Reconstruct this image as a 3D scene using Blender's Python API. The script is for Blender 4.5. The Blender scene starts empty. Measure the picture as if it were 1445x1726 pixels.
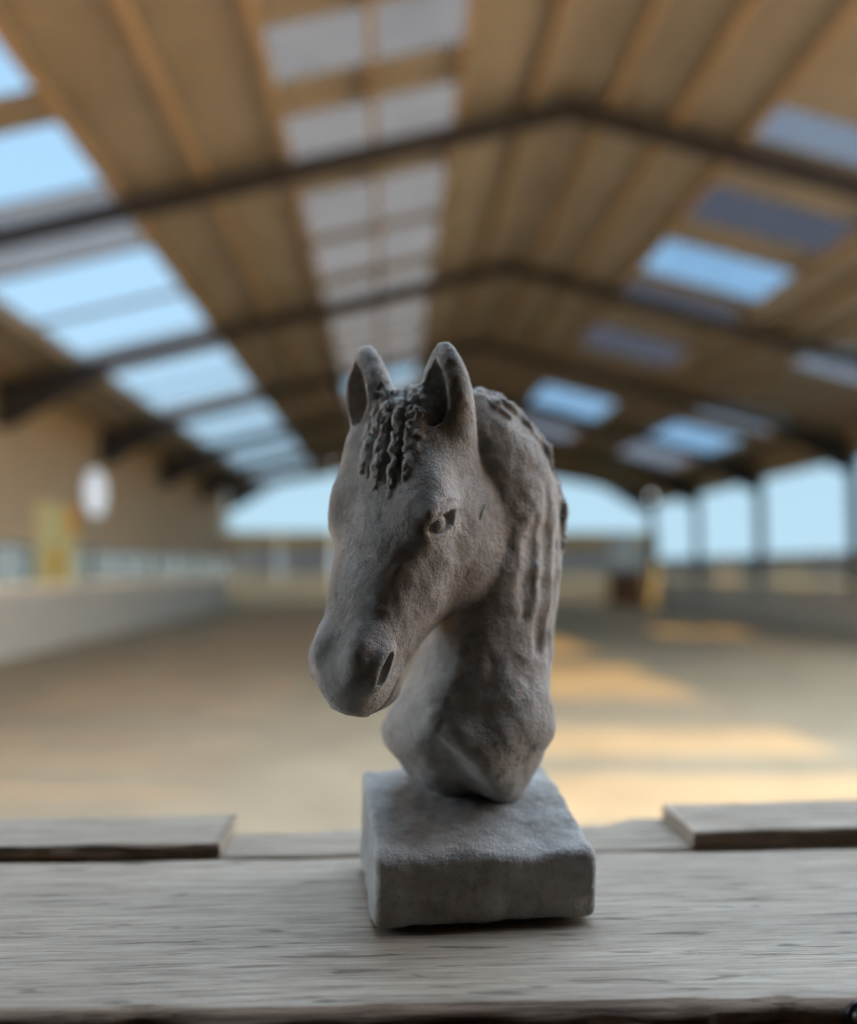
import bpy, bmesh, math, random
import numpy as np
from mathutils import Vector

# ================================================================ camera, sky, sun, exposure
sc = bpy.context.scene
COL = sc.collection
EYE = 1.7                                   # camera height above the arena sand
cd = bpy.data.cameras.new('camera'); cam = bpy.data.objects.new('camera', cd); COL.objects.link(cam)
cd.sensor_fit = 'HORIZONTAL'; cd.sensor_width = 36.0; cd.lens = 1480 / 1445 * 36
cd.clip_start = .02; cd.clip_end = 2000
cam.location = (0, 0, EYE); cam.rotation_euler = (math.radians(93.75), 0, math.radians(-2.61))
cd.dof.use_dof = True; cd.dof.focus_distance = .427; cd.dof.aperture_fstop = 2.95
sc.camera = cam

world = bpy.data.worlds.new('sky'); sc.world = world; world.use_nodes = True
nt = world.node_tree; nt.nodes.clear()
o_ = nt.nodes.new('ShaderNodeOutputWorld'); bg = nt.nodes.new('ShaderNodeBackground')
tc = nt.nodes.new('ShaderNodeTexCoord'); sx = nt.nodes.new('ShaderNodeSeparateXYZ'); rp = nt.nodes.new('ShaderNodeValToRGB')
nt.links.new(tc.outputs['Generated'], sx.inputs[0]); nt.links.new(sx.outputs['Z'], rp.inputs[0])
nt.links.new(rp.outputs[0], bg.inputs[0]); nt.links.new(bg.outputs[0], o_.inputs[0])
cr = rp.color_ramp
cr.elements[0].position = 0.0; cr.elements[0].color = (.80, .91, .95, 1)
cr.elements[1].position = .75; cr.elements[1].color = (.56, .76, .95, 1)
e = cr.elements.new(.16); e.color = (.74, .88, .95, 1)
e = cr.elements.new(.36); e.color = (.64, .81, .95, 1)
bg.inputs[1].default_value = 6.5

sd_ = bpy.data.lights.new('sun', 'SUN'); sun = bpy.data.objects.new('sun', sd_); COL.objects.link(sun)
sd_.energy = 46.0; sd_.angle = math.radians(.6); sd_.color = (1.0, .49, .08)
sun.rotation_euler = Vector((7.5, -1.3, -6.2)).to_track_quat('-Z', 'Y').to_euler()
sun.location = (-12, 10, 14)

sc.view_settings.view_transform = 'Standard'; sc.view_settings.look = 'None'
sc.view_settings.exposure = 0.58; sc.view_settings.gamma = 1.0; sc.view_settings.use_curve_mapping = False
try:
    sc.cycles.use_denoising = True; sc.cycles.max_bounces = 10; sc.cycles.diffuse_bounces = 5; sc.cycles.transparent_max_bounces = 16
    sc.cycles.sample_clamp_indirect = 6.0; sc.cycles.caustics_reflective = False; sc.cycles.caustics_refractive = False
except Exception:
    pass

# ================================================================ helpers
def tag(o, label, cat, group=None, kind=None):
    o['label'] = label
    if cat: o['category'] = cat
    if group: o['group'] = group
    if kind: o['kind'] = kind
    return o
def empty(name, loc=(0, 0, 0)):
    o = bpy.data.objects.new(name, None); o.empty_display_size = .1; o.location = loc; COL.objects.link(o); return o
def link_mesh(name, me, mat=None, parent=None, smooth=False):
    o = bpy.data.objects.new(name, me); COL.objects.link(o)
    if mat: me.materials.append(mat)
    if smooth: me.polygons.foreach_set('use_smooth', [True] * len(me.polygons))
    if parent:
        o.parent = parent; o.matrix_parent_inverse = parent.matrix_world.inverted() if parent.type != 'EMPTY' else o.matrix_parent_inverse
        if parent.type == 'EMPTY': o.location = -parent.location
    return o
def pydata(name, V, F, mat=None, parent=None, smooth=False):
    me = bpy.data.meshes.new(name); me.from_pydata([tuple(v) for v in V], [], [tuple(f) for f in F]); me.update()
    return link_mesh(name, me, mat, parent, smooth)
def box(name, x0, x1, y0, y1, z0, z1, mat=None, parent=None, bevel=0.0, seg=2):
    bm = bmesh.new(); bmesh.ops.create_cube(bm, size=1)
    for v in bm.verts:
        v.co = Vector(((x0 + x1) / 2 + v.co.x * (x1 - x0), (y0 + y1) / 2 + v.co.y * (y1 - y0), (z0 + z1) / 2 + v.co.z * (z1 - z0)))
    if bevel: bmesh.ops.bevel(bm, geom=bm.edges[:], offset=bevel, segments=seg, affect='EDGES', profile=.6)
    me = bpy.data.meshes.new(name); bm.to_mesh(me); bm.free()
    return link_mesh(name, me, mat, parent)
def prism(name, poly, axis, a, b, mat=None, parent=None):
    """extrude a polygon of (p,q) points along an axis between a and b; axis 'y': (x,z), axis 'x': (y,z), axis 'z': (x,y)"""
    def P(p, q, r): return {'y': (p, r, q), 'x': (r, p, q), 'z': (p, q, r)}[axis]
    n = len(poly); V = [P(p, q, a) for p, q in poly] + [P(p, q, b) for p, q in poly]
    F = [tuple(range(n)), tuple(range(2 * n - 1, n - 1, -1))] + [(i, i + n, (i + 1) % n + n, (i + 1) % n) for i in range(n)]
    me = bpy.data.meshes.new(name); me.from_pydata(V, [], F); bm = bmesh.new(); bm.from_mesh(me); bmesh.ops.recalc_face_normals(bm, faces=bm.faces); bm.to_mesh(me); bm.free()
    return link_mesh(name, me, mat, parent)

# ================================================================ materials
def mat_new(name, rough=.8, spec=.3):
    m = bpy.data.materials.new(name); m.use_nodes = True; n = m.node_tree
    b = n.nodes['Principled BSDF']; b.inputs['Roughness'].default_value = rough
    b.inputs['Specular IOR Level'].default_value = spec
    return m, n, b
def noise(n, scale, detail=4, rough=.55, vec=None, stretch=None, coord='Object'):
    t = n.nodes.new('ShaderNodeTexNoise'); t.inputs['Scale'].default_value = scale; t.inputs['Detail'].default_value = detail; t.inputs['Roughness'].default_value = rough
    c = n.nodes.new('ShaderNodeTexCoord'); src = c.outputs[coord]
    if stretch:
        mp = n.nodes.new('ShaderNodeMapping'); mp.inputs['Scale'].default_value = stretch; n.links.new(src, mp.inputs[0]); src = mp.outputs[0]
    n.links.new(src, t.inputs['Vector']); return t
def ramp(n, src, stops):
    r = n.nodes.new('ShaderNodeValToRGB'); n.links.new(src, r.inputs[0]); el = r.color_ramp.elements
    el[0].position, el[0].color = stops[0][0], (*stops[0][1], 1); el[1].position, el[1].color = stops[-1][0], (*stops[-1][1], 1)
    for p, c in stops[1:-1]:
        e = el.new(p); e.color = (*c, 1)
    return r
def mixc(n, a, b, fac, mode='MIX'):
    m = n.nodes.new('ShaderNodeMix'); m.data_type = 'RGBA'; m.blend_type = mode
    for s, v in ((m.inputs['Factor'], fac), (m.inputs['A'], a), (m.inputs['B'], b)):
        if hasattr(v, 'is_output') or isinstance(v, bpy.types.NodeSocket): n.links.new(v, s)
        else: s.default_value = v if isinstance(v, (int, float)) else (*v, 1)
    return m.outputs['Result']
def bump(n, b, src, strength, dist, prev=None):
    u = n.nodes.new('ShaderNodeBump'); u.inputs['Strength'].default_value = strength; u.inputs['Distance'].default_value = dist
    n.links.new(src, u.inputs['Height'])
    if prev is not None: n.links.new(prev, u.inputs['Normal'])
    n.links.new(u.outputs[0], b.inputs['Normal']); return u.outputs[0]
def plain(name, col, rough=.8, var=.12, scale=3.0, spec=.3, stretch=None, bmp=None):
    m, n, b = mat_new(name, rough, spec); t = noise(n, scale, 5, .6, stretch=stretch)
    r = ramp(n, t.outputs[0], [(.3, tuple(c * (1 - var) for c in col)), (.7, tuple(min(1, c * (1 + var)) for c in col))])
    n.links.new(r.outputs[0], b.inputs['Base Color'])
    if bmp: bump(n, b, t.outputs[0], bmp[0], bmp[1])
    return m
M = {}
# clay
m, n, b = mat_new('clay', .78, .35); M['clay'] = m
t1 = noise(n, 28, 6, .6); t2 = noise(n, 160, 4, .6); t3 = noise(n, 1300, 3, .65); t5 = noise(n, 620, 3, .6)
c1 = ramp(n, t1.outputs[0], [(.30, (.29, .268, .245)), (.52, (.43, .42, .405)), (.75, (.53, .525, .52))])
c2 = ramp(n, t2.outputs[0], [(.30, (.55, .53, .51)), (.5, (1, 1, 1))])
cc = mixc(n, c1.outputs[0], c2.outputs[0], .55, 'MULTIPLY')
vo = n.nodes.new('ShaderNodeTexVoronoi'); vo.inputs['Scale'].default_value = 380; k_ = n.nodes.new('ShaderNodeTexCoord'); n.links.new(k_.outputs['Object'], vo.inputs['Vector'])
pit = ramp(n, vo.outputs['Distance'], [(.0, (.0, .0, .0)), (.22, (1, 1, 1))])
t4 = noise(n, 60, 2); pm = ramp(n, t4.outputs[0], [(.5, (0, 0, 0)), (.62, (1, 1, 1))])
pitm = mixc(n, (1, 1, 1), pit.outputs[0], pm.outputs[0])
n.links.new(mixc(n, cc, pitm, .45, 'MULTIPLY'), b.inputs['Base Color'])
q = bump(n, b, t3.outputs[0], .9, .0012); q = bump(n, b, t5.outputs[0], .8, .0014, q); q = bump(n, b, t2.outputs[0], .6, .0018, q); bump(n, b, pitm, .7, .0010, q)
# weathered oak (grain along X)
def wood(name, dark, mid, light, rough, k=1.0, bs=1.0):
    m, n, b = mat_new(name, rough, .45); M[name] = m
    g1 = noise(n, 14 * k, 6, .62, stretch=(.10, 1, 1)); g2 = noise(n, 130 * k, 5, .7, stretch=(.045, 1, 1)); g3 = noise(n, 420 * k, 4, .7, stretch=(.03, 1, .6)); g4 = noise(n, 7 * k, 3, .5)
    a = ramp(n, g2.outputs[0], [(.30, dark), (.48, mid), (.68, light)])
    c = ramp(n, g1.outputs[0], [(.3, (.72, .70, .68)), (.65, (1.05, 1.04, 1.03))])
    col = mixc(n, a.outputs[0], c.outputs[0], .8, 'MULTIPLY')
    fine = ramp(n, g3.outputs[0], [(.33, (.45, .42, .40)), (.47, (1, 1, 1))])
    col = mixc(n, col, fine.outputs[0], .7, 'MULTIPLY')
    w = n.nodes.new('ShaderNodeTexNoise'); w.inputs['Scale'].default_value = 60 * k; w.inputs['Detail'].default_value = 6; w.inputs['Distortion'].default_value = .6
    c_ = n.nodes.new('ShaderNodeTexCoord'); mp = n.nodes.new('ShaderNodeMapping'); mp.inputs['Scale'].default_value = (.16, 1.6, 1); n.links.new(c_.outputs['Object'], mp.inputs[0]); n.links.new(mp.outputs[0], w.inputs['Vector'])
    crack = ramp(n, w.outputs[0], [(.33, (.25, .22, .2)), (.39, (1, 1, 1))])
    n.links.new(mixc(n, col, crack.outputs[0], .7, 'MULTIPLY'), b.inputs['Base Color'])
    q = bump(n, b, g2.outputs[0], .5 * bs, .0015); q = bump(n, b, fine.outputs[0], .6 * bs, .0007, q); bump(n, b, crack.outputs[0], .5 * bs, .0012, q)
    rr = ramp(n, g2.outputs[0], [(.3, (rough + .15,) * 3), (.7, (rough - .08,) * 3)]); n.links.new(rr.outputs[0], b.inputs['Roughness'])
    return m
wood('oak', (.20, .155, .115), (.315, .262, .207), (.395, .345, .283), .48, 2.3)
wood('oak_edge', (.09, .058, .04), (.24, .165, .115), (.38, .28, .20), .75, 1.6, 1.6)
wood('batten', (.20, .155, .115), (.30, .248, .192), (.375, .32, .26), .55, 1.8)
M['bolt'] = plain('bolt_black', (.012, .011, .011), .35, .2, 200, .5)
M['bristle'] = plain('bristle', (.02, .016, .012), .5)
# hall
M['sand'] = plain('sand', (.42, .325, .215), .95, .14, .9, .1, bmp=(.4, .03))
M['roof'] = plain('roof_sheet', (.29, .272, .245), .9, .12, .8, .15)
M['purlin'] = plain('purlin_timber', (.37, .29, .205), .85, .15, 2, .2, stretch=(1, .1, 1))
M['steel'] = plain('steel_dark', (.035, .036, .042), .6, .2, 3, .4)
M['clad'] = plain('cladding', (.54, .43, .29), .9, .14, 1.2, .15, stretch=(1, 3, .2))
M['kick'] = plain('kickboard', (.68, .61, .51), .85, .1, 1.5, .2, stretch=(1, .3, 3))
M['grey'] = plain('grey_panel', (.60, .62, .63), .85, .1, 1, .2)
M['sun_coloured'] = plain('sun_coloured_rail', (.92, .64, .20), .8, .1, 2, .2)  # sunlight on the far rail put into its base colour
M['dark'] = plain('dark_timber', (.05, .038, .03), .9, .2, 2, .2)
M['earth'] = plain('ground_outside', (.16, .17, .10), .95, .2, .3, .1)
m, n, b = mat_new('lamp_diffuser', .5); M['lamp'] = m; b.inputs['Base Color'].default_value = (.8, .8, .8, 1); b.inputs['Emission Color'].default_value = (.80, .90, 1.0, 1); b.inputs['Emission Strength'].default_value = .38
M['white'] = plain('white_board', (.80, .81, .80), .6, .04, 3)
M['brown'] = plain('brown_door', (.16, .10, .065), .8, .15, 3)
M['banner'] = plain('banner_yellow', (.85, .75, .36), .7, .08, 2)
M['orange'] = plain('orange', (.95, .45, .05), .7, .06, 2)
M['amber'] = plain('amber', (.85, .55, .14), .7, .06, 2)
def sheet(name, tint, clear, milk):
    m = bpy.data.materials.new(name); m.use_nodes = True; n = m.node_tree; n.nodes.clear(); M[name] = m
    o = n.nodes.new('ShaderNodeOutputMaterial'); tr = n.nodes.new('ShaderNodeBsdfTransparent'); tr.inputs[0].default_value = (*tint, 1)
    tl = n.nodes.new('ShaderNodeBsdfTranslucent'); df = n.nodes.new('ShaderNodeBsdfDiffuse'); a = n.nodes.new('ShaderNodeMixShader'); c = n.nodes.new('ShaderNodeMixShader')
    t = noise(n, 1.3, 4, .6); r = ramp(n, t.outputs[0], [(.3, tuple(x * .75 for x in milk)), (.7, milk)])
    n.links.new(r.outputs[0], tl.inputs[0]); n.links.new(r.outputs[0], df.inputs[0]); a.inputs[0].default_value = .4
    n.links.new(tl.outputs[0], a.inputs[1]); n.links.new(df.outputs[0], a.inputs[2])
    c.inputs[0].default_value = 1 - clear; n.links.new(tr.outputs[0], c.inputs[1]); n.links.new(a.outputs[0], c.inputs[2]); n.links.new(c.outputs[0], o.inputs[0])
sheet('glazing', (.97, .98, 1.0), .97, (.3, .3, .3))            # clean glass for bays added out of view to let in fill
sheet('clear', (.072, .094, .112), .98, (.03, .03, .05))         # rooflight; dark blue tint added to dim the bright sky behind
sheet('sky_filter', (.068, .088, .101), .98, (.02, .02, .02))       # filter added over the openings, dims the bright sky
sheet('hazy', (.024, .029, .034), .40, (.029, .042, .068))
sheet('dusty', (.023, .025, .026), .45, (.033, .042, .060))
sheet('grimy', (.013, .015, .018), .40, (.010, .012, .020))
sheet('milky', (.10, .11, .12), .0, (.024, .046, .095))
sheet('blue_sheet', (.05, .08, .10), .10, (.029, .068, .135))

# ---------------------------------------------------------------- clay sculpting (signed distance field, centimetres, eye-centred axes)
class Clay:
    def __init__(s, lo, hi, h):
        s.h=h; s.lo=np.array(lo,float)
        n=[int(math.ceil((b-a)/h))+1 for a,b in zip(lo,hi)]
        s.ax=[(lo[i]+h*np.arange(n[i])).astype(np.float32) for i in range(3)]
        s.f=np.full(n,9.0,np.float32); s.id=np.zeros(n,np.uint8)
    def sl(s, lo, hi):
        r=[]
        for i in range(3):
            a=int(np.clip(math.floor((lo[i]-s.lo[i])/s.h),0,s.f.shape[i])); b=int(np.clip(math.ceil((hi[i]-s.lo[i])/s.h)+1,0,s.f.shape[i]))
            r.append(slice(a,b))
        return tuple(r)
    def op(s, fn, lo, hi, k=.3, mode='add', tag=None):
        S=s.sl([a-k-.3 for a in lo],[b+k+.3 for b in hi])
        x=s.ax[0][S[0]][:,None,None]; y=s.ax[1][S[1]][None,:,None]; z=s.ax[2][S[2]][None,None,:]
        d=fn(x,y,z).astype(np.float32); o=s.f[S]
        if d.size==0: return
        d=np.broadcast_to(d,o.shape)
        if mode=='add':
            if tag is not None: s.id[S][d<o]=tag
            hh=np.maximum(k-np.abs(o-d),0)/k if k>0 else 0
            s.f[S]=np.minimum(o,d)-hh*hh*k*.25
        else:
            d=-d
            hh=np.maximum(k-np.abs(o-d),0)/k if k>0 else 0
            s.f[S]=np.maximum(o,d)+hh*hh*k*.25
    def cone(s, a, b, ra, rb, k=.3, mode='add', tag=None):
        a=np.array(a,float); b=np.array(b,float); ab=b-a; L=ab@ab; m=max(ra,rb)
        def fn(x,y,z):
            px,py,pz=x-a[0],y-a[1],z-a[2]
            t=np.clip((px*ab[0]+py*ab[1]+pz*ab[2])/L,0,1)
            return np.sqrt((px-t*ab[0])**2+(py-t*ab[1])**2+(pz-t*ab[2])**2)-(ra+(rb-ra)*t)
        s.op(fn,np.minimum(a,b)-m,np.maximum(a,b)+m,k,mode,tag)
    def path(s, pts, rad, k=.3, mode='add', tag=None):
        for i in range(len(pts)-1):
            s.cone(pts[i],pts[i+1],rad[i],rad[i+1],k if i==0 or mode!='add' else min(k,.25),mode,tag)
    def ell(s, c, r, fr, k=.3, mode='add', tag=None):
        c=np.array(c,float); M=np.array(fr,float); m=max(r)
        def fn(x,y,z):
            p=[x-c[0],y-c[1],z-c[2]]
            q=[M[i][0]*p[0]+M[i][1]*p[1]+M[i][2]*p[2] for i in range(3)]
            k0=np.sqrt(sum((q[i]/r[i])**2 for i in range(3))); k1=np.sqrt(sum((q[i]/r[i]**2)**2 for i in range(3)))+1e-6
            return k0*(k0-1)/k1
        s.op(fn,c-m,c+m,k,mode,tag)
    def mesh(s):
        f=s.f; n=f.shape; neg=f<0
        cnt=np.zeros([a-1 for a in n],np.uint8)
        for i in (0,1):
            for j in (0,1):
                for k in (0,1):
                    cnt+=neg[i:n[0]-1+i,j:n[1]-1+j,k:n[2]-1+k]
        act=(cnt>0)&(cnt<8); idx=np.full(act.shape,-1,np.int32); C=np.argwhere(act); idx[act]=np.arange(len(C))
        cor=[(i,j,k) for i in (0,1) for j in (0,1) for k in (0,1)]
        val={c:f[C[:,0]+c[0],C[:,1]+c[1],C[:,2]+c[2]] for c in cor}
        acc=np.zeros((len(C),3)); num=np.zeros(len(C))
        for a in cor:
            for d in range(3):
                if a[d]==0:
                    b=list(a); b[d]=1; b=tuple(b); va,vb=val[a],val[b]; m=(va<0)!=(vb<0)
                    t=np.where(m,va/np.where(m,va-vb,1),0)
                    p=np.tile(np.array(a,float),(len(C),1)); p[:,d]=t
                    acc+=p*m[:,None]; num+=m
        V=(C+acc/num[:,None])*s.h+s.lo
        vid=s.id[C[:,0],C[:,1],C[:,2]]
        Q=[]
        for d in range(3):
            A=[slice(None)]*3; B=[slice(None)]*3; A[d]=slice(0,n[d]-1); B[d]=slice(1,n[d])
            na=neg[tuple(A)]; nb=neg[tuple(B)]
            e=np.argwhere(na!=nb); o1,o2=[(1,2),(2,0),(0,1)][d]
            e=e[(e[:,o1]>0)&(e[:,o2]>0)&(e[:,o1]<n[o1]-1)&(e[:,o2]<n[o2]-1)]
            def g(i,j):
                q=e.copy(); q[:,o1]-=i; q[:,o2]-=j; return idx[q[:,0],q[:,1],q[:,2]]
            q=np.stack([g(1,1),g(0,1),g(0,0),g(1,0)],1)
            fl=~na[e[:,0],e[:,1],e[:,2]]
            q[fl]=q[fl][:,::-1]; Q.append(q)
        return V,np.concatenate(Q),vid
def vnoise(P, scale, seed):
    rg=np.random.default_rng(seed).random((64,64,64)).astype(np.float32)*2-1
    q=P/scale+100.; i=np.floor(q).astype(int); t=q-i; t=t*t*(3-2*t); r=0
    for a in (0,1):
        for b in (0,1):
            for c in (0,1):
                w=(t[:,0] if a else 1-t[:,0])*(t[:,1] if b else 1-t[:,1])*(t[:,2] if c else 1-t[:,2])
                r=r+w*rg[(i[:,0]+a)%64,(i[:,1]+b)%64,(i[:,2]+c)%64]
    return r
def smooth_table(xs, ys, x):            # monotone-ish cubic through the table
    xs=np.array(xs,float); ys=np.array(ys,float); m=np.gradient(ys,xs); dl=np.diff(ys)/np.diff(xs)
    m[0]=dl[0]; m[-1]=dl[-1]
    i=np.clip(np.searchsorted(xs,x)-1,0,len(xs)-2); hh=xs[i+1]-xs[i]; t=np.clip((x-xs[i])/hh,0,1)
    return (2*t**3-3*t**2+1)*ys[i]+(t**3-2*t**2+t)*hh*m[i]+(-2*t**3+3*t**2)*ys[i+1]+(t**3-t**2)*hh*m[i+1]

# head frame: a runs poll -> lips, l across the face (to the horse's left), n out of the face
def head_frame(psi,pit,rol):
    psi,pit,rol=[math.radians(v) for v in (psi,pit,rol)]
    h=np.array([-math.sin(psi),-math.cos(psi),0]); z=np.array([0,0,1.])
    a=math.cos(pit)*h-math.sin(pit)*z; n=math.sin(pit)*h+math.cos(pit)*z; l=np.array([math.cos(psi),-math.sin(psi),0])
    return np.array([a, math.cos(rol)*l-math.sin(rol)*n, math.sin(rol)*l+math.cos(rol)*n])
HF=head_frame(51,71,15); HO=np.array([1.15,46.9,9.9])
def H(t,x,y): return HO+t*HF[0]+x*HF[1]+y*HF[2]
NECK,HEAD,EAR_A,EAR_B,FORELOCK,MANE,PLINTH,EYE_A,EYE_B=1,2,3,4,5,6,7,8,9

def sculpt(vox):
    c=Clay((-5,38.5,-18.7),(12.7,60.5,13.4),vox)
    def snap(p, n=6, off=0.):
        p=np.array(p,float)
        for _ in range(n):
            i=np.clip(np.round((p-c.lo)/c.h).astype(int),2,np.array(c.f.shape)-3)
            g=np.array([c.f[i[0]+2,i[1],i[2]]-c.f[i[0]-2,i[1],i[2]],c.f[i[0],i[1]+2,i[2]]-c.f[i[0],i[1]-2,i[2]],c.f[i[0],i[1],i[2]+2]-c.f[i[0],i[1],i[2]-2]])/(4*c.h)
            L=np.linalg.norm(g)+1e-6
            p=p-np.clip(c.f[i[0],i[1],i[2]]-off,-.6,.6)/max(L,.5)*g/L
        return p, g/L
    # ---- plinth: block, taller at the back, its top rising to the neck
    yw=math.radians(5.6); e1=np.array([math.cos(yw),math.sin(yw)]); e2=np.array([-math.sin(yw),math.cos(yw)]); p0=np.array([-.62,45.7])
    def plinth(x,y,z):
        u=(x-p0[0])*e1[0]+(y-p0[1])*e1[1]; v=(x-p0[0])*e2[0]+(y-p0[1])*e2[1]
        top=-14.8+np.interp(v,[0,.8,5,10.5],[0.,.3,1.35,2.3]).astype(np.float32)-.12*np.sin(u*.9+.5)-.05*(u-5.8)*.3
        r=.38
        dx=np.abs(u-5.85)-5.85+r; dy=np.abs(v-5.25)-5.25+r; dz=np.maximum(z-top,-18.5+.38*np.clip(1-v/2.2,0,1)-z)*.93+r
        q=np.sqrt(np.maximum(dx,0)**2+np.maximum(dy,0)**2+np.maximum(dz,0)**2)+np.minimum(np.maximum(np.maximum(dx,dy),dz),0)
        return q-r
    c.op(plinth,(-3,46,-18.6),(12.7,59.5,-11.5),.1,'add',PLINTH)
    # ---- neck: horizontal sections, yawed; cut slantwise at the chest
    Z =[-14.5,-12.5,-10.3,-9.6,-7,-4,-1,2,5,7.5,9.6]
    CX=[5.0,4.7,4.55,4.6,5.1,5.85,6.5,6.8,6.65,5.7,4.4]
    CY=[55.0,53.9,52.6,52.2,51.9,51.8,51.8,51.8,51.3,50.4,49.6]
    W =[1.9,3.5,4.95,5.1,4.4,3.8,3.5,3.3,3.1,2.8,2.1]
    DF=[1.8,3.5,4.9,5.1,4.7,4.3,4.2,4.2,4.0,3.4,2.4]
    DB=[2.2,3.2,4.0,4.2,4.2,4.2,4.2,4.1,3.9,3.3,2.3]
    ny=math.radians(26); n1=(math.cos(ny),-math.sin(ny)); n2=(math.sin(ny),math.cos(ny))
    def neck(x,y,z):
        uu=(x-4.7)*n1[0]+(y-52)*n1[1]
        wob=(.95*np.exp(-((uu-2.6)/1.3)**2)-.55*np.exp(-((uu-.2)/1.0)**2)-.1)*np.clip((-6-z)/3,0,1)
        zz=np.clip(z+wob,Z[0],Z[-1]).astype(float)
        def T(t):
            return np.where(zz<-9.6,np.interp(zz,Z,t),smooth_table(Z,t,zz)).astype(np.float32)
        cx,cy,w,df,db=[T(t) for t in (CX,CY,W,DF,DB)]
        u=(x-cx)*n1[0]+(y-cy)*n1[1]; v=(x-cx)*n2[0]+(y-cy)*n2[1]
        d=np.where(v<0,df,db); p=np.where(v<0,1.72,2.0)
        g=(np.abs(u/w)**p+np.abs(v/d)**p)**(1/p)
        f=(g-1)*np.minimum(w,d)*.9
        return np.maximum(np.maximum(f,Z[0]-z),z-Z[-1])
    c.op(neck,(-1.5,45.5,-14.6),(12,58,9.8),.12,'add',NECK)
    # chest slabs either side of the throat, their lower edges standing proud
    c.ell((7.2,49.2,-8.0),(2.1,1.1,2.4),np.array([[.85,.5,0],[-.5,.85,.0],[0,0,1]]),.8,'add',NECK)
    # ---- skull loft (own field, joined to the neck with a tight crease)
    body=c; c=Clay((-5,38.5,-18.7),(12.7,60.5,13.4),vox)
    T_=[-.6,0,2,4,6.3,8.5,10.5,12.5,14.3,15.6,16.6,17.2]
    HW=[1.9,2.4,3.1,3.4,3.6,3.45,3.0,2.5,2.05,1.85,1.4,.8]
    HD=[-1.2,-.4,.45,.75,.6,.25,.05,-.05,.05,-.15,-.75,-1.6]
    HV=[-4,-5,-7.2,-9.0,-9.9,-9.3,-7.6,-5.9,-4.9,-4.7,-4.2,-3.4]
    def skull(x,y,z):
        p=[x-HO[0],y-HO[1],z-HO[2]]; t,u,v=[sum(HF[i][j]*p[j] for j in range(3)) for i in range(3)]
        tt=np.clip(t,T_[0],T_[-1]).astype(float); S=lambda q: smooth_table(T_,q,tt).astype(np.float32)
        w,d,b=S(HW),S(HD),S(HV); cc=d-(d-b)*.42; hh=np.where(v>cc,d-cc,cc-b)
        taper=1-.25*np.clip((cc-v)/(cc-b+1e-3),0,1)
        g=(np.abs(u/(w*taper))**2.5+np.abs((v-cc)/hh)**2.5)**(1/2.5)
        f=(g-1)*np.minimum(w,hh)*.9
        return np.maximum(np.maximum(f,T_[0]-t),t-T_[-1])
    pts=np.array([H(t,x,y) for t in (-.6,17.2) for x in (-3.7,3.7) for y in (-10,1)])
    c.op(skull,pts.min(0),pts.max(0),.7,'add',HEAD)
    for s in (-1,1):
        c.ell(H(6.0,s*2.45,-6.7),(4.3,1.85,4.0),HF,.8,'add',HEAD)            # jaw plate
        c.ell(H(6.4,s*2.5-.08,-.75),(2.0,1.05,1.0),HF,1.1,'add',HEAD)            # brow
        c.ell(H(14.5,s*1.1,-1.0),(1.6,.85,1.1),HF,.6,'add',HEAD)           # nostril wing
        c.path([H(8.8,s*2.9,-2.6),H(10.6,s*2.35,-2.6),H(12.4,s*1.9,-2.5)],[.4,.35,.25],.8,'add',HEAD)   # facial crest
    c.ell(H(3.1,-2.55,-.7),(2.0,.9,1.2),HF,.9,'add',HEAD)                     # temple
    c.ell(H(15.45,0,-2.3),(2.0,1.75,2.1),HF,.5,'add',HEAD)                     # muzzle
    c.ell(H(15.6,0,-3.9),(1.25,1.45,1.0),HF,.35,'add',HEAD)                   # lower lip and chin
    # ---- eyes
    for s,tag in ((1,EYE_A),(-1,EYE_B)):
        e,nr=snap(H(7.35,s*3.7,-1.2 if s>0 else -2.3))
        lg=HF.T@np.array([.70,0,.71]); lg=lg-nr*(lg@nr); lg/=np.linalg.norm(lg); up=np.cross(nr,lg); up*=np.sign(up@-HF[0])
        fr=np.array([lg,up,nr])
        c.ell(e+up*.68-nr*.36-lg*.30,(1.25,.5,.46),fr,.6,'add',HEAD)                   # brow fold
        c.ell(e-up*.60-nr*.38-lg*.1,(1.1,.4,.40),fr,.6,'add',HEAD)                   # lower lid
        c.path([e+lg*a+up*b+nr*.10 for a,b in ((.75,.62),(.2,.95),(-.45,1.05),(-1.2,.80))],[.03,.10,.11,.04],.12,'cut')   # crease over the lid
        al=[e+lg*a+up*b+nr*d for a,b,d in ((1.2,-.16,.0),(.65,-.02,.0),(.0,.04,.0),(-.6,.08,.0),(-1.12,.16,.02))]
        c.path(al,[.08,.38,.52,.44,.16],.05,'cut')                              # almond opening
        c.ell(e-nr*.26+lg*.10+up*.02,(.50,.50,.44),fr,.02,'add',tag)             # eyeball
    # ---- nostrils and mouth
    for s in (-1,1):
        e,nr=snap(H(15.0,s*2.4,-1.25))
        lg=HF[0]-nr*(HF[0]@nr); lg/=np.linalg.norm(lg); sd=np.cross(nr,lg)
        fr=np.array([lg,sd,nr])
        c.ell(e-lg*.05,(1.25,.62,.35),fr,.4,'add',HEAD)
        c.ell(e-nr*.25,(.95,.30,1.3),fr,.08,'cut')
        m=[snap(H(t,s*x,y))[0] for t,x,y in ((13.9,2.0,-3.5),(14.8,1.95,-3.45),(15.7,1.85,-3.4),(16.5,1.5,-3.35),(17.0,.8,-3.3),(17.2,0,-3.3))]
        c.path(m,[.05,.1,.12,.12,.12,.12],.12,'cut')
    hf,hid=c.f,c.id; o=body.f; k=.22; body.id[hf<o]=hid[hf<o]; hh=np.maximum(k-np.abs(o-hf),0)/k; body.f=np.minimum(o,hf)-hh*hh*k*.25; c=body
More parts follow.
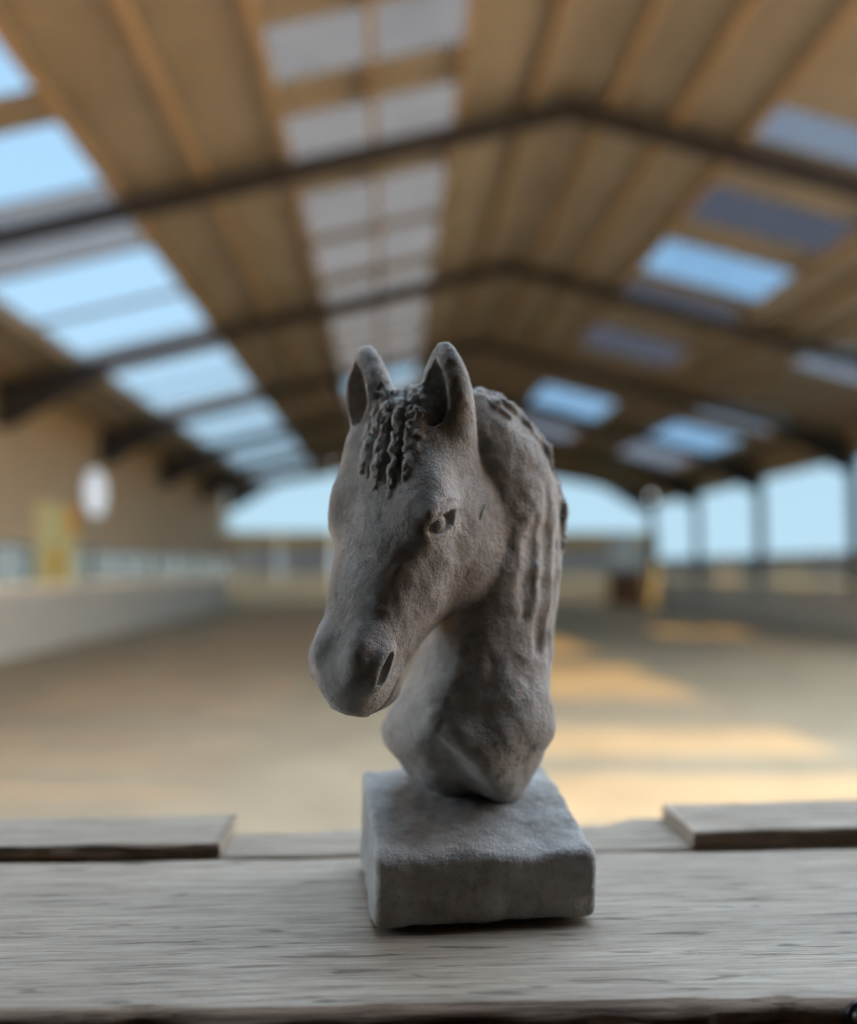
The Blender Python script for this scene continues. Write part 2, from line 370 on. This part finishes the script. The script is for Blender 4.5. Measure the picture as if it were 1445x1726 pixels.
    # ---- ears
    def ear(base,tip,face,wid,tag):
        base=np.array(base,float); tip=np.array(tip,float); e=tip-base; L=np.linalg.norm(e); e/=L
        g=np.array(face,float); g-=e*(g@e); g/=np.linalg.norm(g); sd=np.cross(e,g)
        Q=[-.4,-.2,0,.2,.4,.6,.8,.92,1.0]; WW=[.55,.85,1.0,1.07,1.03,.9,.66,.44,.2]; TH=[.5,.7,.8,.8,.74,.62,.46,.32,.16]
        QG=[-.12,-.02,.1,.28,.5,.66,.8]; GG=[0.02,.3,.5,.56,.5,.34,.02]
        def body(x,y,z,hollow=False):
            p=[x-base[0],y-base[1],z-base[2]]; q=sum(e[j]*p[j] for j in range(3))/L; u=sum(sd[j]*p[j] for j in range(3)); v=sum(g[j]*p[j] for j in range(3))
            qq=np.clip(q,-.4,1.).astype(float); gr=np.interp(qq,QG,GG).astype(np.float32) if hollow else 1.
            w=np.interp(qq,Q,WW).astype(np.float32)*wid*gr; h=np.interp(qq,Q,TH).astype(np.float32)*wid
            v=v+.3*wid*(qq-.3)**2
            if hollow: v=v-.95*h; h=h*gr*1.7
            k=np.sqrt((u/w)**2+(v/h)**2); f=(k-1)*np.minimum(w,h)
            return np.maximum(f,np.maximum((q-1.0)*L,(-.4-q)*L))
        lo=np.minimum(base,tip)-2.2*wid; hi=np.maximum(base,tip)+1.6*wid
        c.op(body,lo,hi,.6,'add',tag)
        c.op(lambda x,y,z: body(x,y,z,True),lo,hi,.15,'cut')
    ear((3.2,46.5,7.9),(2.75,45.6,11.95),(-.70,-.70,-.1),1.5,EAR_A)
    ear((-.8,48.4,8.3),(-1.5,48.7,12.45),(-.80,-.60,-.1),1.55,EAR_B)
    # ---- forelock
    rn=np.random.default_rng(5)
    c.ell(H(1.75,.15,-.35),(1.9,1.75,1.12),HF,.35,'add',FORELOCK)
    for P,R in (([(1.6,-.7),(2.4,-.9),(4,-1.15),(5.4,-1.05)],(.4,.42,.36,.14)),([(1.6,-.3),(2.4,-.3),(3.6,-.2),(5.0,-.05),(6.3,.05)],(.5,.5,.48,.42,.14)),
                ([(1.6,.35),(2.4,.5),(3.6,.65),(5.0,.85),(6.6,1.0)],(.5,.5,.44,.38,.14)),([(1.6,1.0),(2.4,1.2),(3.6,1.4),(5.0,1.65),(5.7,1.7)],(.5,.5,.42,.36,.14)),
                ([(1.0,1.3),(1.8,1.7),(3.0,2.0),(4.0,2.1)],(.4,.42,.34,.12)),([(.6,-.9),(1.4,-1.2),(2.6,-1.5),(3.6,-1.6)],(.35,.36,.3,.1))):
        q=[]
        for k,(t,x) in enumerate(P):
            p,nr=snap(H(t,x,.6)); q.append(p-nr*R[k]*.35)
        c.path(q,list(R),.1,'add',FORELOCK)
    for P in ([(1.9,-.6),(3.1,-.68),(4.6,-.62),(5.8,-.52)],[(2.2,.1),(3.3,.28),(4.8,.45),(6.0,.6)],[(2.0,.8),(3.1,1.0),(4.4,1.2),(5.4,1.36)]):
        q=[snap(H(t,x,.9)) for t,x in P]; c.path([p-nr*.08 for p,nr in q],[.08,.19,.19,.07],.07,'cut')
    for k in range(80):                                                         # tool marks in the tuft
        p,nr=snap(H(rn.uniform(.2,3.2),rn.uniform(-1.5,1.7),.9)); d=HF[0]*rn.uniform(.05,.3)+HF[1]*rn.normal(0,.12)
        c.cone(p-d,p+d,.04,rn.uniform(.07,.15),.06,'cut')
    # ---- mane
    mp=[(3.6,48.9,9.55),(5.2,49.9,9.35),(6.6,50.9,8.5),(7.9,51.9,7.0),(8.9,52.8,5.2),(9.45,53.4,3.3),(9.7,53.6,1.7)]
    c.path(mp,[.7,.95,1.05,1.05,.95,.75,.35],.35,'add',MANE)
    mp=np.array(mp)
    for k in range(15):                                                         # locks falling to the near side
        a=rn.uniform(0,5.6); i=int(a); t=a-i; p=mp[i]*(1-t)+mp[i+1]*t; d=mp[i+1]-mp[i]; d/=np.linalg.norm(d)
        p1,_=snap(p+np.array([.7,-.9,.35])); p2,_=snap(p1+d*1.2+np.array([.25,-.25,-.75])); p3,_=snap(p2+d*.7+np.array([.1,-.1,-.6]))
        c.path([p1,p2,p3],[.34,.3,.1],.1,'add',MANE)
    for k in range(26):
        a=rn.uniform(0,5.5); i=int(a); t=a-i; p=mp[i]*(1-t)+mp[i+1]*t; d=mp[i+1]-mp[i]; d/=np.linalg.norm(d)
        p1,_=snap(p+np.array([.4,-.8,.9])+rn.normal(0,.25,3)); p2,_=snap(p1+d*.9+np.array([.1,-.2,-.4]))
        c.cone(p1,p2,.05,.13,.12,'cut')
    # ---- furrows down the neck behind the jaw
    for P,R in (([(8.1,48.8,2.6),(8.0,48.6,1),(7.8,48.4,-.8),(7.7,48.2,-2.6)],(.06,.42,.4,.04)),([(9.0,49.4,4.5),(9.0,49.3,2),(8.9,49.2,-1),(8.6,48.9,-4.5)],(.05,.26,.26,.04)),([(9.8,50.5,2),(9.8,50.4,-1),(9.5,50.2,-4),(9.2,50,-7)],(.04,.22,.22,.04))):
        q=[snap(p) for p in P]; c.path([a+nr*r*.78 for (a,nr),r in zip(q,R)],list(R),.7,'cut')
    return c

# ================================================================ the setting: riding hall
XL, XR, XM = -7.55, 12.45, 2.34
RIDGE, SL = EYE + 6.3, .255
Y0, Y1 = -1.4, 41.0
FR = [-1.1 + 6 * k for k in range(8)]
def rz(x): return RIDGE - SL * abs(x - XM)
EAVE_L, EAVE_R = rz(XL), rz(XR)

g = box('ground', -150, 150, -120, 220, -.6, -.05, M['earth']); tag(g, 'open ground outside the riding hall', 'ground', kind='structure')
# sand floor: gently raked surface
nx, ny = 60, 120
rg = np.random.default_rng(3); A = rg.normal(0, 1, (nx + 1, ny + 1)); A = (A + np.roll(A, 1, 0) + np.roll(A, 1, 1) + np.roll(A, (1, 1), (0, 1))) / 4
V = [(XL + (XR - XL) * i / nx, .7 + (Y1 - .7) * j / ny, .018 * A[i, j]) for i in range(nx + 1) for j in range(ny + 1)]
F = [(i * (ny + 1) + j, (i + 1) * (ny + 1) + j, (i + 1) * (ny + 1) + j + 1, i * (ny + 1) + j + 1) for i in range(nx) for j in range(ny)]
tag(pydata('floor', V, F, M['sand'], None, True), 'tan sand floor of the riding arena', 'floor', kind='structure')

# ---- roof: corrugated sheets between rows of skylights
ceiling = empty('ceiling', (XM, 20, RIDGE)); tag(ceiling, 'pitched roof of brown corrugated sheets on timber purlins with skylights', 'ceiling', kind='structure')
def roof_piece(name, xa, xb, ya, yb, mat, dz=0.0, amp=.012, pitch=.18):
    n = max(4, int((yb - ya) / pitch * 6)); xs = [xa, xb]; V = []
    for i in range(n + 1):
        y = ya + (yb - ya) * i / n
        for x in xs: V.append((x, y, rz(x) + dz + amp * math.sin(2 * math.pi * y / pitch)))
    F = [(2 * i, 2 * i + 1, 2 * i + 3, 2 * i + 2) for i in range(n)]
    return pydata(name, V, F, mat, ceiling, True)
S_LEFT = [(7.2, 8.65, 'clear'), (9.3, 10.75, 'clear'), (10.9, 12.8, 'hazy'), (13.0, 14.9, 'clear'), (15.2, 17.1, 'clear'), (17.2, 18.9, 'hazy'), (19.0, 20.8, 'clear'), (21.0, 22.9, 'clear'),
          (23.0, 25.2, 'hazy'), (25.3, 27.2, 'clear'), (27.5, 29.6, 'clear'), (31.0, 33.0, 'clear'), (33.3, 35.5, 'clear'), (37.2, 39.0, 'clear'), (39.2, 40.8, 'clear')]
S_MID = [(8.5, 9.45, 'dusty'), (10.25, 11.5, 'dusty'), (12.4, 14.0, 'dusty'), (14.4, 16.0, 'dusty'), (16.6, 17.9, 'dusty'), (18.8, 20.1, 'dusty'), (20.6, 22.0, 'dusty'), (22.5, 23.9, 'dusty'), (24.2, 26.6, 'clear'), (27.2, 29.6, 'dusty'), (30.3, 32.5, 'dusty')]
S_R1 = [(10.2, 11.0, 'hazy'), (12.4, 13.6, 'grimy'), (14.6, 16.1, 'blue_sheet'), (16.8, 18.1, 'grimy'), (19.8, 21.5, 'grimy'), (26.4, 29.4, 'blue_sheet'), (32, 34, 'hazy')]
S_R2 = [(12.5, 14.5, 'hazy'), (17.3, 19.0, 'hazy'), (23.5, 25.3, 'hazy'), (26.8, 30.5, 'blue_sheet'), (31.0, 34.0, 'hazy')]
FILL_ROOF = [(.6, 2.6, 'glazing'), (2.65, 4.8, 'glazing'), (4.85, 7.0, 'glazing')]  # clear roof bays added out of view to pour light on the ledge
strips = [(XM, .85, FILL_ROOF), (.85, -1.3, FILL_ROOF + S_MID), (-1.3, -3.45, []), (-3.45, -6.0, S_LEFT), (-6.0, XL - .35, []),
          (XM, 4.6, FILL_ROOF), (4.6, 7.0, FILL_ROOF + S_R1), (7.0, 8.7, FILL_ROOF), (8.7, 11.1, FILL_ROOF + S_R2), (11.1, XR + .35, FILL_ROOF)]
for xa, xb, pan in strips:
    y = Y0
    for (pa, pb, kind) in pan + [(Y1 + .3, None, None)]:
        while y < pa - .01:                      # sheets no longer than one bay
            e_ = min([f for f in FR if f > y + .05] + [pa]); e_ = min(e_, pa)
            roof_piece('roof_sheet', xa, xb, y, e_, M['roof']); y = e_
        if pb is None: break
        roof_piece('skylight_panel', xa, xb, pa, pb, M[kind]); y = pb
for x in (1.85, .85, -.2, -1.3, -2.35, -3.4, -6.05, -7.1, 2.85, 3.7, 4.6, 7.0, 7.85, 8.7, 11.1, 11.9):   # purlins, parallel to the ridge
    z = rz(x) - .03
    o = prism('purlin', [(x - .04, z - .19), (x + .04, z - .19), (x + .04, z), (x - .04, z)], 'y', Y0 + .05, Y1, M['purlin'], ceiling)
prism('ridge_cap', [(XM - .35, rz(XM - .35) + .03), (XM, RIDGE + .03), (XM + .35, rz(XM + .35) + .03), (XM + .35, rz(XM + .35) + .06), (XM, RIDGE + .07), (XM - .35, rz(XM - .35) + .06)], 'y', Y0, Y1 + .3, M['roof'], ceiling)

# ---- steel portal frames
order = ['one over the gallery', 'first bay out from the ledge', 'nearest arch in view above the horse statue', 'second arch in view above the horse statue',
         'third arch in view, just above the ears', 'fourth arch in view down the hall', 'fifth arch in view down the hall', 'last arch, set in the far gable']
for k, y in enumerate(FR):
    if k == 0: continue
    t = empty('portal_frame', (XM, y, 0)); tag(t, 'dark steel portal frame, ' + order[k], 'roof frame', 'steel portal frames')
    for s, xw in ((-1, XL), (1, XR)):
        xe = xw - s * .12; d0 = .24; d1 = .52
        prism('rafter', [(XM, rz(XM) - d0), (XM, rz(XM) - d0 - .24), (xe, rz(xe) - d0 - .24), (xe, rz(xe) - d0)], 'y', y - .09, y + .09, M['steel'], t)
        prism('haunch', [(xe, rz(xe) - d0 - .26), (xe - s * 2.1, rz(xe - s * 2.1) - d0 - .28), (xe - s * .3, rz(xe) - d0 - .85), (xe, rz(xe) - d0 - .9)], 'y', y - .06, y + .06, M['steel'], t)
        xc = XL - .42 if s < 0 else XR - .12
        box('column', xc, xc + .26, y - .1, y + .1, 0, rz(xe) - d0 - .2, M['steel'], t)

# ---- left wall
def quad(name, P, mat, parent): return pydata(name, P, [tuple(range(len(P)))], mat, parent)
KT = EYE - .33; BT = EYE + .56
w = empty('wall_left', (XL, 20, 0)); tag(w, 'long wall with pale kickboards below, grey glazing and brown cladding above', 'wall', kind='structure')
for k in range(len(FR) - 1):
    ya, yb = FR[k], FR[k + 1]
    for j in range(6):
        if k < 1: quad('light_shaping_panel', [(XL - .06, ya + j, BT), (XL - .06, ya + j + .98, BT), (XL - .06, ya + j + .98, EAVE_L), (XL - .06, ya + j, EAVE_L)], M['glazing' if ya + j > .8 else 'dark'], w); continue  # added out-of-view glass lets in fill; dark ones block front light
        box('cladding_board', XL - .1, XL - .02, ya + j * 1.0, ya + (j + 1) * 1.0 - (.02 if k * 6 + j < 41 else -.25), BT, EAVE_L, M['clad'], w)
    for j in range(3):
        prism('kickboard', [(XL - .1, .45 * j), (XL + .34 - .1 * j, .45 * j), (XL + .25 - .1 * j, .45 * (j + 1) - .015), (XL - .1, .45 * (j + 1) - .015)], 'y', ya + .0, yb - .01, M['kick'], w)
    box('rail', XL - .1, XL + .08, ya, yb - .01, KT - .02, KT + .05, M['kick'], w)
    t = empty('window_%d' % (k + 1), (XL - .05, (ya + yb) / 2, KT)); tag(t, 'low grey glazed band above the kickboards', 'window', 'glazed bands in the long left wall', 'structure')
    quad('pane', [(XL - .06, ya + .15, KT + .05), (XL - .06, yb - .15, KT + .05), (XL - .06, yb - .15, BT - .05), (XL - .06, ya + .15, BT - .05)], M['glazing' if k < 1 else 'milky'], t)  # first band made clear to add fill from the left
    for j in range(4): box('mullion', XL - .1, XL, ya + .1 + j * 1.9, ya + .18 + j * 1.9, KT + .05, BT, M['steel'], t)
    box('head_rail', XL - .1, XL, ya, yb, BT - .05, BT, M['clad'], t)

# ---- right wall: solid below, open above, far bays behind an added sky-dimming filter
ST = EYE + .42; OT = EYE + 3.0
w = empty('wall_right', (XR, 20, 0)); tag(w, 'long wall with kickboards and grey panels under tall openings', 'wall', kind='structure')
for k in range(len(FR) - 1):
    ya, yb = FR[k], FR[k + 1]
    for j in range(3):
        prism('kickboard', [(XR + .1, .45 * j), (XR - .34 + .1 * j, .45 * j), (XR - .25 + .1 * j, .45 * (j + 1) - .015), (XR + .1, .45 * (j + 1) - .015)], 'y', ya, yb - .01, M['kick'], w)
    for j in range(4): box('grey_panel', XR - .02, XR + .1, ya + 1.5 * j, ya + 1.5 * (j + 1) - .02, 1.35, ST, M['grey'], w)
    box('eaves_board', XR + .0, XR + .1, ya, yb - .01, OT, EAVE_R, M['clad'], w)
    if k == 0: box('added_light_block', XR + .06, XR + .1, ya, 1.0, ST, OT, M['dark'], w)  # unseen blocker added to keep right-hand light off the bust front
    t = empty('window_%d' % (k + 11), (XR, (ya + yb) / 2, ST)); tag(t, 'tall open bay to the sky between two steel columns', 'window', 'open bays of the long right wall', 'structure')
    box('sill', XR - .06, XR + .14, ya + .1, yb - .1, ST, ST + .06, M['grey'], t); quad('pane', [(XR + .04, ya + .1, ST + .06), (XR + .04, yb - .1, ST + .06), (XR + .04, yb - .1, OT), (XR + .04, ya + .1, OT)], M['glazing' if k < 3 else 'sky_filter'], t)  # near panes clear to add fill, far ones dim the sky

# ---- far gable wall with a wide opening
FB, FT = EYE + 1.75, EYE + 3.05
w = empty('wall_far', (XM, Y1, 0)); tag(w, 'far gable wall with kickboards, rail coloured as if sunlit and wide opening to the sky', 'wall', kind='structure')
for j in range(8):
    xa = XL + (XR - XL) * j / 8 - (.3 if j == 0 else 0); xb = XL + (XR - XL) * (j + 1) / 8 - (.02 if j < 7 else -.3)
    for q_ in range(3): box('kickboard', xa, xb, Y1 - .15 + .05 * q_, Y1 + .1, .45 * q_, .45 * (q_ + 1) - .015, M['kick'], w)
    box('grey_panel', xa, xb, Y1, Y1 + .1, 1.35, EYE + 1.15, M['grey'], w)
    box('sun_coloured_rail', xa, xb, Y1 - .05, Y1 + .1, EYE + 1.15, FB, M['sun_coloured'], w)
    hi = lambda x: rz(x) + .02
    lo = lambda x: EYE + 3.55 + .17 * (9.95 - abs(x - XM))
    prism('gable_board', [(xa, lo(xa)), (xb, lo(xb)), (xb, hi(xb)), (xa, hi(xa))], 'y', Y1, Y1 + .1, M['clad'], w)
t = empty('window_20', (XM, Y1, FB)); tag(t, 'wide gable opening onto pale sky at the far end', 'window', kind='structure')
quad('sky_filter', [(x, Y1 + .04, z) for x, z in ((XL, FB), (XR, FB), (XR, lo(XR)), (XM, lo(XM)), (XL, lo(XL)))], M['sky_filter'], t)  # added pane that dims the sky in the gable opening
for x in (XL + .1, XL + 6.6, XL + 13.2, XR - .1): box('post', x - .05, x + .05, Y1, Y1 + .1, FB, lo(x), M['steel'], t)

# ---- gallery end (behind and below the camera)
w = box('wall_back', XL, XR, Y0 - .1, Y0, 0, RIDGE, M['dark']); tag(w, 'dark timber wall at the back of the gallery', 'wall', kind='structure')
w = empty('gallery_parapet', (0, .5, 0)); tag(w, 'boarded half wall under the wooden ledge', 'parapet', kind='structure')
for j in range(24): box('board', -2.4 + .2 * j, -2.405 + .2 * (j + 1), .46, .50, 0, 1.48, M['dark'], w)
w = box('gallery_floor', -2.6, 2.6, Y0, .46, -.04, .1, M['dark']); tag(w, 'dark floor of the gallery', 'floor', kind='structure')
for nm, x in (('added_side_screen', -2.65), ('added_side_screen', 2.65)):  # side screens added out of view to darken the bust front
    w = box(nm, x - .04, x + .04, Y0, .3, 0, 3.15, M['dark']); tag(w, 'added dark side screen shading the bust front', 'partition', 'added side screens', 'structure')
w = box('added_ceiling_screen', -2.7, 2.7, Y0, .0, 3.15, 3.2, M['dark']); tag(w, 'low dark ceiling added to shade the bust front', 'ceiling', kind='structure')  # unseen cover added to block light from behind and above

# ---- things along the left wall
o = empty('wall_banner', (XL + .0, 20, 1.4)); tag(o, 'pale yellow banner with an orange disc on the long cladding wall', 'banner')
box('cloth', XL - .02, XL + .03, 19.2, 21.6, 1.42, 3.2, M['banner'], o)
def disc(name, x, y, z, r, th, mat, parent, sy=1.0, seg=28):
    V = [(x, y + sy * r * math.cos(2 * math.pi * i / seg), z + r * math.sin(2 * math.pi * i / seg)) for i in range(seg)]
    V += [(a + th, b, c_) for a, b, c_ in V]
    F = [tuple(range(seg)), tuple(range(2 * seg - 1, seg - 1, -1))] + [(i, (i + 1) % seg, (i + 1) % seg + seg, i + seg) for i in range(seg)]
    return pydata(name, V, F, mat, parent)
disc('orange_disc', XL + .03, 21.2, 2.85, .38, .012, M['orange'], o, 1.0); disc('amber_disc', XL + .03, 20.2, 1.85, .42, .012, M['amber'], o, 1.3)
o = empty('wall_lamp', (XL, 22.0, 2.9)); tag(o, 'white oval bulkhead lamp on the cladding above the yellow banner', 'lamp')
disc('back_plate', XL, 22.6, 3.65, .62, .05, M['steel'], o, 1.2); disc('diffuser', XL + .05, 22.6, 3.65, .58, .10, M['lamp'], o, 1.2)
# ---- things on the far wall
o = empty('sliding_door', (11.2, Y1, 0)); tag(o, 'brown boarded door at the right end of the far wall', 'door')
for j in range(4): box('door_board', 10.3 + .42 * j, 10.71 + .42 * j, Y1 - .28, Y1 - .22, .02, 1.55, M['brown'], o)
o = empty('notice_board', (11, Y1, 1.6)); tag(o, 'white notice board above the brown door on the far wall', 'notice board')
box('board', 10.3, 11.75, Y1 - .12, Y1 - .06, 1.72, 3.3, M['white'], o); box('frame', 10.25, 11.8, Y1 - .06, Y1 - .03, 1.67, 3.35, M['steel'], o)
o = empty('round_sign', (-6.5, Y1, 2)); tag(o, 'pale round sign near the left corner of the far wall', 'sign')
V = [(-6.55 + .6 * math.cos(2 * math.pi * i / 24), Y1 - .08 - .03 * q_, 2.15 + .6 * math.sin(2 * math.pi * i / 24)) for q_ in (0, 1) for i in range(24)]
pydata('plate', V, [tuple(range(24)), tuple(range(47, 23, -1))] + [(i, (i + 1) % 24, (i + 1) % 24 + 24, i + 24) for i in range(24)], M['white'], o)

# ================================================================ the wooden ledge
LZ = EYE - .185
rl = np.random.default_rng(11)
def worn_slab(name, x0, x1, front, back, zt, th, mat, edge_mat, parent, step=.006, nyv=34, wob=.0006, rnd=.004):
    """slab whose front and back edges follow functions of x, with softened upper edges"""
    xs = np.arange(x0, x1 + step / 2, step); prof = []
    prof += [(0, -th, 0), (0, -th * .6, 0), (0, -th * .3, 0), (0, -rnd * 1.4, 0)]
    for a in (20, 45, 70): prof.append((rnd * (1 - math.cos(math.radians(a))), -rnd * (1 - math.sin(math.radians(a))), 0))
    rows = []; V = []; NP = 7 + nyv + 4
    ph = rl.uniform(0, 6, 8)
    for i, x in enumerate(xs):
        f, bk = front(x), back(x)
        for j in range(NP):
            if j < 4: y, z = f + (.0015 * math.sin(40 * x + j * 2 + ph[0]) + .0018 * math.sin(97 * x + 3.1 * j + ph[1])), zt + prof[j][1]
            elif j < 7: y, z = f + prof[j][0], zt + prof[j][1]
            elif j < 7 + nyv: y, z = f + rnd + (bk - f - 2 * rnd) * (j - 7) / (nyv - 1), zt
            elif j == 7 + nyv: y, z = bk - rnd * .3, zt - rnd * .3
            else: y, z = bk, zt - [rnd, th * .5, th][j - 8 - nyv]
            if j >= 6 and j <= 7 + nyv: z += wob * (math.sin(260 * y + 5 * math.sin(9 * x + ph[2]) + ph[3]) * .5 + math.sin(610 * y + 7 * math.sin(6 * x) + ph[4]) * .3 + math.sin(17 * x + 30 * y + ph[5]) * .5)
            V.append((x, y, z))
    F = []; n = len(xs)
    for i in range(n - 1):
        for j in range(NP - 1):
            F.append((i * NP + j, (i + 1) * NP + j, (i + 1) * NP + j + 1, i * NP + j + 1))
    F.append(tuple(range(NP - 1, -1, -1))); F.append(tuple((n - 1) * NP + j for j in range(NP)))
    F += [(i * NP, i * NP + NP - 1, (i + 1) * NP + NP - 1, (i + 1) * NP) for i in range(n - 1)]
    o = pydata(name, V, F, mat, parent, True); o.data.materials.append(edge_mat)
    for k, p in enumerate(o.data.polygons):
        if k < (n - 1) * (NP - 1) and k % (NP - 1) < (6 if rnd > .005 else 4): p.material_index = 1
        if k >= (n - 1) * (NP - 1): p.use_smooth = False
    return o
ch = [(rl.uniform(-.4, .45), rl.uniform(.004, .02), rl.uniform(.0008, .003)) for _ in range(26)]
def front_edge(x): return .384 - .012 * x + sum(d * math.exp(-((x - c) / w) ** 2) for c, w, d in ch) + .001 * math.sin(31 * x)
plank = worn_slab('ledge_plank', -.75, .8, front_edge, lambda x: .5875 + .006 * x, LZ, .034, M['oak'], M['oak_edge'], None, step=.004, nyv=60, rnd=.0075)
tag(plank, 'wide weathered oak plank forming the ledge under the horse statue', 'plank')
bk_pts = [(-.75, .643), (-.14, .644), (-.118, .640), (-.065, .645), (-.02, .647), (.06, .646), (.12, .648), (.158, .649), (.172, .659), (.181, .664), (.203, .665), (.213, .654), (.23, .65), (.8, .66)]
bx, by = [p[0] for p in bk_pts], [p[1] for p in bk_pts]
rear = worn_slab('rear_board', -.75, .8, lambda x: .5925 + .006 * x, lambda x: float(np.interp(x, bx, by)) + .0012 * math.sin(140 * x), LZ - .0008, .026, M['batten'], M['oak_edge'], None, step=.006, nyv=22, wob=.0012)
tag(rear, 'narrow broken-edged board along the back of the ledge plank', 'board')
def batten(name, x0, x1, y0, y1, th, yaw, label):
    o = worn_slab(name, x0, x1, lambda x: y0 + math.tan(yaw) * (x - x0), lambda x: y1 + math.tan(yaw) * (x - x0), LZ + th, th - .0002, M['batten'], M['oak_edge'], None, step=.006, nyv=18, rnd=.0022)
    tag(o, label, 'batten', 'battens lying along the back of the ledge'); return o
batten('wooden_batten', -.75, -.1085, .5835, .648, .0095, 0.0, 'grey wooden batten on the ledge left of the horse statue')
batten('wooden_batten', .2045, .8, .5915, .659, .0105, math.radians(2.6), 'grey wooden batten on the ledge right of the horse statue')
# black bolt let into the front edge
bo = empty('black_bolt', (.2, .39, LZ)); tag(bo, 'black round bolt head at the front edge of the oak ledge', 'bolt')
def turned(name, c, rz_, mat, parent, seg=28):      # lathe about the Y axis
    V = []; F = []
    for (r, y) in rz_:
        for i in range(seg): V.append((c[0] + r * math.cos(2 * math.pi * i / seg), c[1] + y, c[2] + r * math.sin(2 * math.pi * i / seg)))
    for j in range(len(rz_) - 1):
        for i in range(seg): F.append((j * seg + i, j * seg + (i + 1) % seg, (j + 1) * seg + (i + 1) % seg, (j + 1) * seg + i))
    F.append(tuple(range(seg - 1, -1, -1))); F.append(tuple((len(rz_) - 1) * seg + i for i in range(seg)))
    return pydata(name, V, F, mat, parent, True)
BC = (.2035, .381, LZ - .0065)
turned('head', BC, [(.0006, -.005), (.003, -.0046), (.0046, -.0034), (.0052, -.001), (.0052, .0), (.003, .001), (.0026, .012)], M['bolt'], bo)
turned('washer', BC, [(.0066, -.0008), (.007, .0), (.007, .0012), (.0066, .0018)], M['bolt'], bo)

# ================================================================ the clay horse bust
CLAY_VOX = .085
c_ = sculpt(CLAY_VOX); V, Q, I = c_.mesh(); del c_
def vnormals(V, Q):
    nf = np.cross(V[Q[:, 2]] - V[Q[:, 0]], V[Q[:, 3]] - V[Q[:, 1]]); N = np.zeros_like(V)
    for k in range(4):
        for j in range(3): N[:, j] += np.bincount(Q[:, k], nf[:, j], len(V))
    return N / (np.linalg.norm(N, axis=1, keepdims=True) + 1e-9)
N = vnormals(V, Q)
soft = np.where((I == NECK) | (I == PLINTH), 1.6, 1.0)
amp = .075 * vnoise(V, 1.6, 1) * soft + .035 * vnoise(V, .7, 2) * soft + .018 * vnoise(V, .32, 3) + .012 * vnoise(V, .19, 4)
amp += np.where((I == FORELOCK) | (I == MANE), .10 * vnoise(V, .28, 5) + .06 * vnoise(V, .16, 6), 0)
V = V + N * amp[:, None]; N = vnormals(V, Q)
W = V / 100 + np.array([0, 0, EYE])
# smooth the region map so the parts end on clean lines
for _ in range(2):
    votes = np.zeros((len(V), 10), np.float32)
    for k in range(4):
        for j in range(4): np.add.at(votes, (Q[:, k], I[Q[:, j]]), 1)
    I = votes.argmax(1)
FI = I[Q[:, 0]]
bust = empty('horse_bust', (.05, .51, LZ)); tag(bust, 'grey clay horse head bust on a square plinth, head turned aside', 'statue')
def clay_part(name, ids, parent):
    sel = np.isin(FI, ids); q = Q[sel]
    if len(q) == 0: return None
    used, inv = np.unique(q, return_inverse=True); q = inv.reshape(-1, 4)
    me = bpy.data.meshes.new(name); P = W[used] - np.array(bust.location)
    me.vertices.add(len(P)); me.vertices.foreach_set('co', P.astype(np.float32).ravel())
    me.loops.add(len(q) * 4); me.loops.foreach_set('vertex_index', q.astype(np.int32).ravel())
    me.polygons.add(len(q)); me.polygons.foreach_set('loop_start', np.arange(0, len(q) * 4, 4, dtype=np.int32)); me.polygons.foreach_set('loop_total', np.full(len(q), 4, np.int32))
    me.update(calc_edges=True); me.validate()
    me.polygons.foreach_set('use_smooth', np.ones(len(me.polygons), bool))
    me.normals_split_custom_set_from_vertices(N[used].tolist())
    me.materials.append(M['clay'])
    o = bpy.data.objects.new(name, me); COL.objects.link(o); o.parent = parent
    return o
clay_part('plinth', [PLINTH, 0], bust); clay_part('neck', [NECK], bust); head = clay_part('head', [HEAD], bust)
for nm, i in (('ear', EAR_A), ('ear', EAR_B), ('eye', EYE_A), ('eye', EYE_B), ('forelock', FORELOCK)): clay_part(nm, [i], head)
clay_part('mane', [MANE], bust)
# a stray dark hair stuck to the cheek
def thin_tube(name, P, r, mat, parent, seg=6):
    V = []; F = []
    for i, p in enumerate(P):
        d = (P[min(i + 1, len(P) - 1)] - P[max(i - 1, 0)]).normalized(); a = d.orthogonal().normalized(); c2 = d.cross(a)
        for k in range(seg): V.append(p + (a * math.cos(2 * math.pi * k / seg) + c2 * math.sin(2 * math.pi * k / seg)) * r)
    for i in range(len(P) - 1):
        for k in range(seg): F.append((i * seg + k, i * seg + (k + 1) % seg, (i + 1) * seg + (k + 1) % seg, (i + 1) * seg + k))
    F.append(tuple(range(seg))); F.append(tuple(range(len(V) - 1, len(V) - seg - 1, -1)))
    me = bpy.data.meshes.new(name); me.from_pydata([tuple(v) for v in V], [], F); me.materials.append(mat)
    o = bpy.data.objects.new(name, me); COL.objects.link(o); o.parent = parent; return o
hp = [Vector(p) / 100 + Vector((0, 0, EYE)) - bust.location for p in ((5.13, 46.60, 3.47), (5.05, 46.45, 3.24), (4.96, 46.40, 3.02), (4.82, 46.32, 2.60))]
thin_tube('stray_hair', hp, .00028, M['bristle'], head)['label'] = 'dark stray hair'
